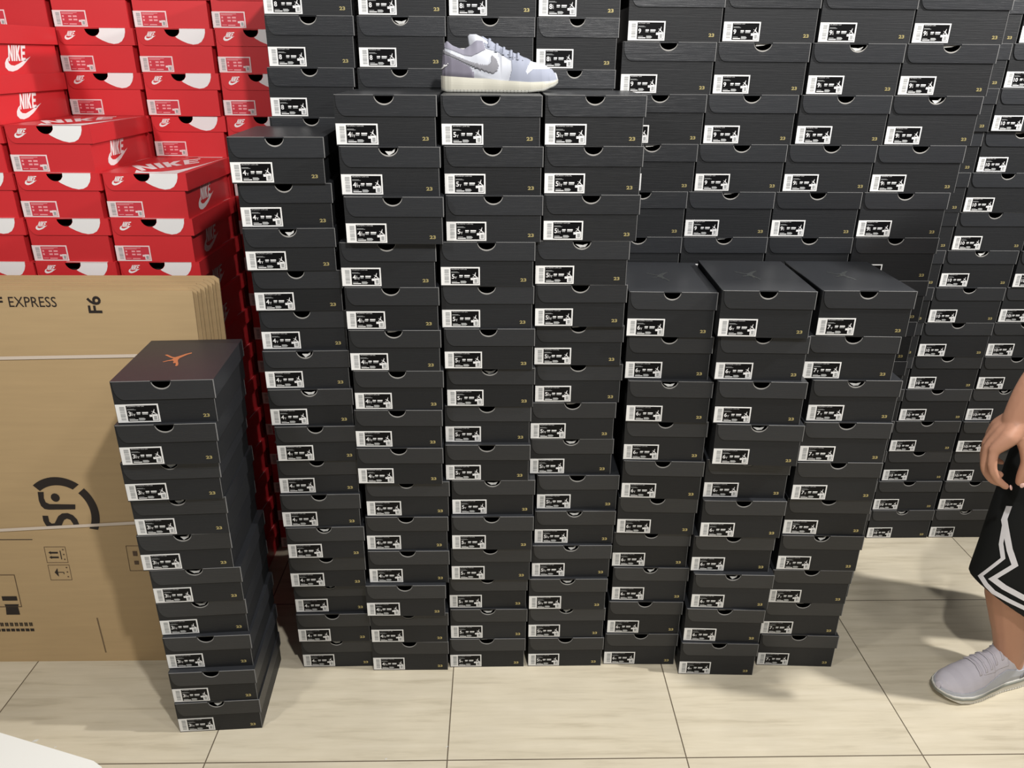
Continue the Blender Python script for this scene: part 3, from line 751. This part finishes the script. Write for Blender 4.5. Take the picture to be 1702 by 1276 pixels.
def remeshed(bm, name, voxel, m, smooth_it=6, fac=.5):
    bmesh.ops.recalc_face_normals(bm, faces=bm.faces)
    me = bpy.data.meshes.new('tmp'); bm.to_mesh(me); bm.free()
    o = bpy.data.objects.new('tmp', me); COL.objects.link(o)
    md = o.modifiers.new('r', 'REMESH'); md.mode = 'VOXEL'; md.voxel_size = voxel
    if smooth_it:
        s_ = o.modifiers.new('s', 'SMOOTH'); s_.iterations = smooth_it; s_.factor = fac
    out = bpy.data.meshes.new_from_object(o.evaluated_get(bpy.context.evaluated_depsgraph_get()))
    out.name = name; bpy.data.objects.remove(o); bpy.data.meshes.remove(me)
    out.materials.clear(); out.materials.append(M[m]); smooth(out)
    return out
def plink(name, me):
    return link(name, me, per, (-1.47, -1.74, 0))
def lean(z): return .10*min(1, max(0, (z-.72)/.30))
WR = (1.208, 1.588, .850)
body = [
 [(1.47,1.74,.90,.125),(1.475,1.74,1.10,.12),(1.48,1.74,1.28,.13),(1.475,1.74,1.38,.10)],
 [(1.475,1.74,1.38,.06),(1.465,1.74,1.47,.052),(1.455,1.74,1.53,.055)],
 [(1.45,1.74,1.555,.072),(1.45,1.74,1.60,.085),(1.462,1.74,1.655,.085)],
 [(1.385,1.74,1.585,.012),(1.362,1.74,1.580,.012),(1.375,1.74,1.61,.007)],
 [(1.39,1.74,1.53,.028),(1.40,1.74,1.535,.03)],
 [(1.46,1.655,1.585,.012),(1.465,1.652,1.61,.014)], [(1.46,1.825,1.585,.012),(1.465,1.828,1.61,.014)],
 [(1.50,1.66,.88,.095),(1.40,1.648,.66,.080),(1.345,1.645,.50,.060),(1.352,1.645,.40,.058),(1.375,1.645,.30,.062),(1.405,1.645,.18,.045),(1.428,1.652,.10,.038),(1.44,1.656,.06,.036)],
 [(1.56,1.82,.88,.095),(1.57,1.835,.66,.080),(1.62,1.84,.50,.060),(1.68,1.845,.38,.058),(1.76,1.852,.24,.045),(1.83,1.858,.12,.038),(1.85,1.86,.07,.035)],
 [(1.58,1.66,1.37,.06),(1.575,1.60,1.36,.055),(1.51,1.585,1.25,.047),(1.41,1.578,1.155,.042),(1.315,1.580,1.065,.044),(1.236,1.586,.955,.038),WR+(.031,)],
 [(1.58,1.82,1.37,.06),(1.582,1.885,1.36,.055),(1.50,1.905,1.22,.047),(1.53,1.91,1.08,.040),(1.545,1.895,.96,.036),(1.54,1.88,.85,.026),(1.538,1.875,.80,.028),(1.535,1.87,.77,.026)],
]
knu = [((1.158,1.566,.782),(1.158,1.556,.742),(1.176,1.552,.712),(1.200,1.552,.693)),
       ((1.160,1.590,.775),(1.162,1.586,.728),(1.183,1.584,.697),(1.208,1.582,.684)),
       ((1.170,1.612,.776),(1.175,1.612,.734),(1.197,1.610,.704),(1.220,1.606,.694)),
       ((1.186,1.630,.784),(1.193,1.633,.750),(1.211,1.630,.726),(1.229,1.626,.717))]
for i, q in enumerate(knu):
    k0 = Vector(q[0]); wv = Vector(WR); off = Vector((0, (k0.y-1.598)*.45, 0))
    body.append([tuple(wv+off*.8)+(.021,), tuple((wv+k0)/2+off)+(.0205,), tuple(k0)+(.0125,)])
    r0 = (.0105, .011, .0105, .009)[i]
    body.append([tuple(k0)+(r0+.001,), q[1]+(r0,), q[2]+(r0*.92,), q[3]+(r0*.8,)])
body.append([(1.208,1.574,.835,.020),(1.222,1.556,.800,.0175),(1.228,1.546,.763,.0135),(1.227,1.546,.733,.0125),(1.229,1.550,.706,.0105)])
for i, dy in enumerate((-.03,-.01,.01,.028)):
    body.append([(1.535,1.87+dy,.76,.011),(1.528,1.872+dy,.72,.0105),(1.515,1.872+dy*.9,.69,.009)])
body.append([(1.52,1.86,.79,.014),(1.500,1.85,.755,.012),(1.495,1.85,.725,.010)])
body = [[(x+(lean(z) if i < 7 else 0), y, z, r) for x, y, z, r in ch] for i, ch in enumerate(body)]
bo = plink('body', remeshed(skin_mesh(body), 'body', .0042, 'skin', 5))
# nails
for p, d in (((1.2295,1.5430,.703), (-.25,-1,.1)), ((1.2075,1.5495,.6915), (.5,-.6,.4)),):
    bm = bmesh.new(); bmesh.ops.create_uvsphere(bm, u_segments=12, v_segments=8, radius=1)
    n = Vector(d).normalized(); q = n.to_track_quat('Z', 'Y').to_matrix().to_4x4()
    bmesh.ops.transform(bm, matrix=Matrix.Translation(Vector(p)+n*.0035) @ q @ Matrix.Diagonal((.0052, .0068, .0022, 1)), verts=bm.verts)
    me = bpy.data.meshes.new('nail'); bm.to_mesh(me); bm.free(); me.materials.append(M['nail']); smooth(me); plink('nail', me)
# shorts
bm = bmesh.new()
add_ellipse_loft(bm, [(1.386,1.650,.284,.143,.103,.52),(1.392,1.650,.40,.136,.102,.40),(1.405,1.652,.52,.138,.104,.25),(1.43,1.665,.68,.140,.112,.12),(1.475,1.68,.84,.135,.125,0),(1.51,1.69,.95,.12,.11,0)])
add_ellipse_loft(bm, [(1.655,1.842,.40,.135,.098,-.5),(1.60,1.840,.52,.136,.102,-.35),(1.55,1.832,.66,.138,.108,-.2),(1.53,1.81,.80,.138,.118,0),(1.55,1.80,.95,.12,.11,0)])
add_ellipse_loft(bm, [(1.50,1.74,.76,.12,.15,0),(1.525,1.74,.86,.145,.18,0),(1.555,1.74,.96,.14,.18,0),(1.57,1.74,1.03,.135,.175,0)])
sme = remeshed(bm, 'shorts', .006, 'shorts', 8)
sh = plink('shorts', sme)
bm = bmesh.new(); bm.from_mesh(sme); bv = BVHTree.FromBMesh(bm)
def trim(pts, wd, name='zigzag_trim'):
    O = Vector((0, 0, CAM_H)); mb = MB()
    P = []
    for (a, b) in zip(pts, pts[1:]):
        n = max(2, int(math.dist(a, b)/.004))
        P += [((a[0]+(b[0]-a[0])*i/n), (a[1]+(b[1]-a[1])*i/n)) for i in range(n)]
    P.append(pts[-1])
    # mitred offsets
    L = []
    for i, p in enumerate(P):
        a = P[max(0, i-1)]; b = P[min(len(P)-1, i+1)]
        d1 = Vector((p[0]-a[0], p[1]-a[1])) if i else None; d2 = Vector((b[0]-p[0], b[1]-p[1])) if i < len(P)-1 else None
        d1 = (d1 or d2).normalized(); d2 = (d2 or d1).normalized()
        n1 = Vector((-d1.y, d1.x)); n2 = Vector((-d2.y, d2.x)); n = (n1+n2)
        n = n/max(.55, n.length*n.length/2) if n.length > .1 else n1
        L.append([(p[0]+n.x*s*wd/2*(1), p[1]+n.y*s*wd/2) for s in (-1, -.33, .33, 1)])
    v = []
    for row in L:
        for q in row:
            t = Vector((q[0], 1.57, q[1])); d = (t-O).normalized()
            hit, nor, _, dist = bv.ray_cast(O, d)
            if hit is None or dist > (t-O).length+.25:
                hit, nor, _, _ = bv.find_nearest(t+Vector((.03, .05, 0)))
            v.append(hit+nor*.0022)
    n = len(L); f = [(i*4+k, i*4+k+1, i*4+4+k+1, i*4+4+k) for i in range(n-1) for k in range(3)]
    mb.add(v, f, 'trim'); me = mb.mesh(name)
    return link(name, me, sh)
trim([(1.240,.575),(1.246,.520),(1.262,.477),(1.242,.452),(1.219,.424),(1.240,.397),(1.264,.374),(1.310,.347),(1.358,.322),(1.42,.293)], .0108)
trim([(1.238,.628),(1.236,.590),(1.254,.545),(1.272,.502),(1.297,.456),(1.275,.436),(1.252,.415),(1.287,.389),(1.349,.354),(1.42,.325)], .0145)
bm.free()
# shirt and hair (mostly beyond the frame)
bm = bmesh.new()
add_ellipse_loft(bm, [(1.565,1.745,.985,.148,.188,0),(1.575,1.745,1.12,.143,.183,0),(1.58,1.745,1.28,.143,.193,0),(1.58,1.74,1.38,.125,.19,0),(1.578,1.74,1.43,.08,.10,0)])
for c_ in skin_mesh([[(1.58,1.66,1.375,.075),(1.575,1.60,1.36,.072),(1.52,1.583,1.27,.068),(1.46,1.58,1.20,.066)], [(1.58,1.82,1.375,.075),(1.582,1.885,1.36,.072),(1.56,1.902,1.25,.068),(1.52,1.905,1.17,.066)]]),:
    tmp = bpy.data.meshes.new('t'); c_.to_mesh(tmp); c_.free(); bm.from_mesh(tmp); bpy.data.meshes.remove(tmp)
plink('shirt', remeshed(bm, 'shirt', .007, 'shorts', 6))
bm = skin_mesh([[(1.575,1.74,1.60,.088),(1.578,1.74,1.66,.092),(1.55,1.74,1.685,.085)]])
plink('hair', remeshed(bm, 'hair', .006, 'hair', 4))
for y in (1.712, 1.768):
    bm = bmesh.new(); bmesh.ops.create_uvsphere(bm, u_segments=12, v_segments=8, radius=.012); bmesh.ops.translate(bm, verts=bm.verts, vec=(1.4755, y, 1.62))
    me = bpy.data.meshes.new('eye'); bm.to_mesh(me); bm.free(); me.materials.append(M['white']); smooth(me); plink('eye', me)
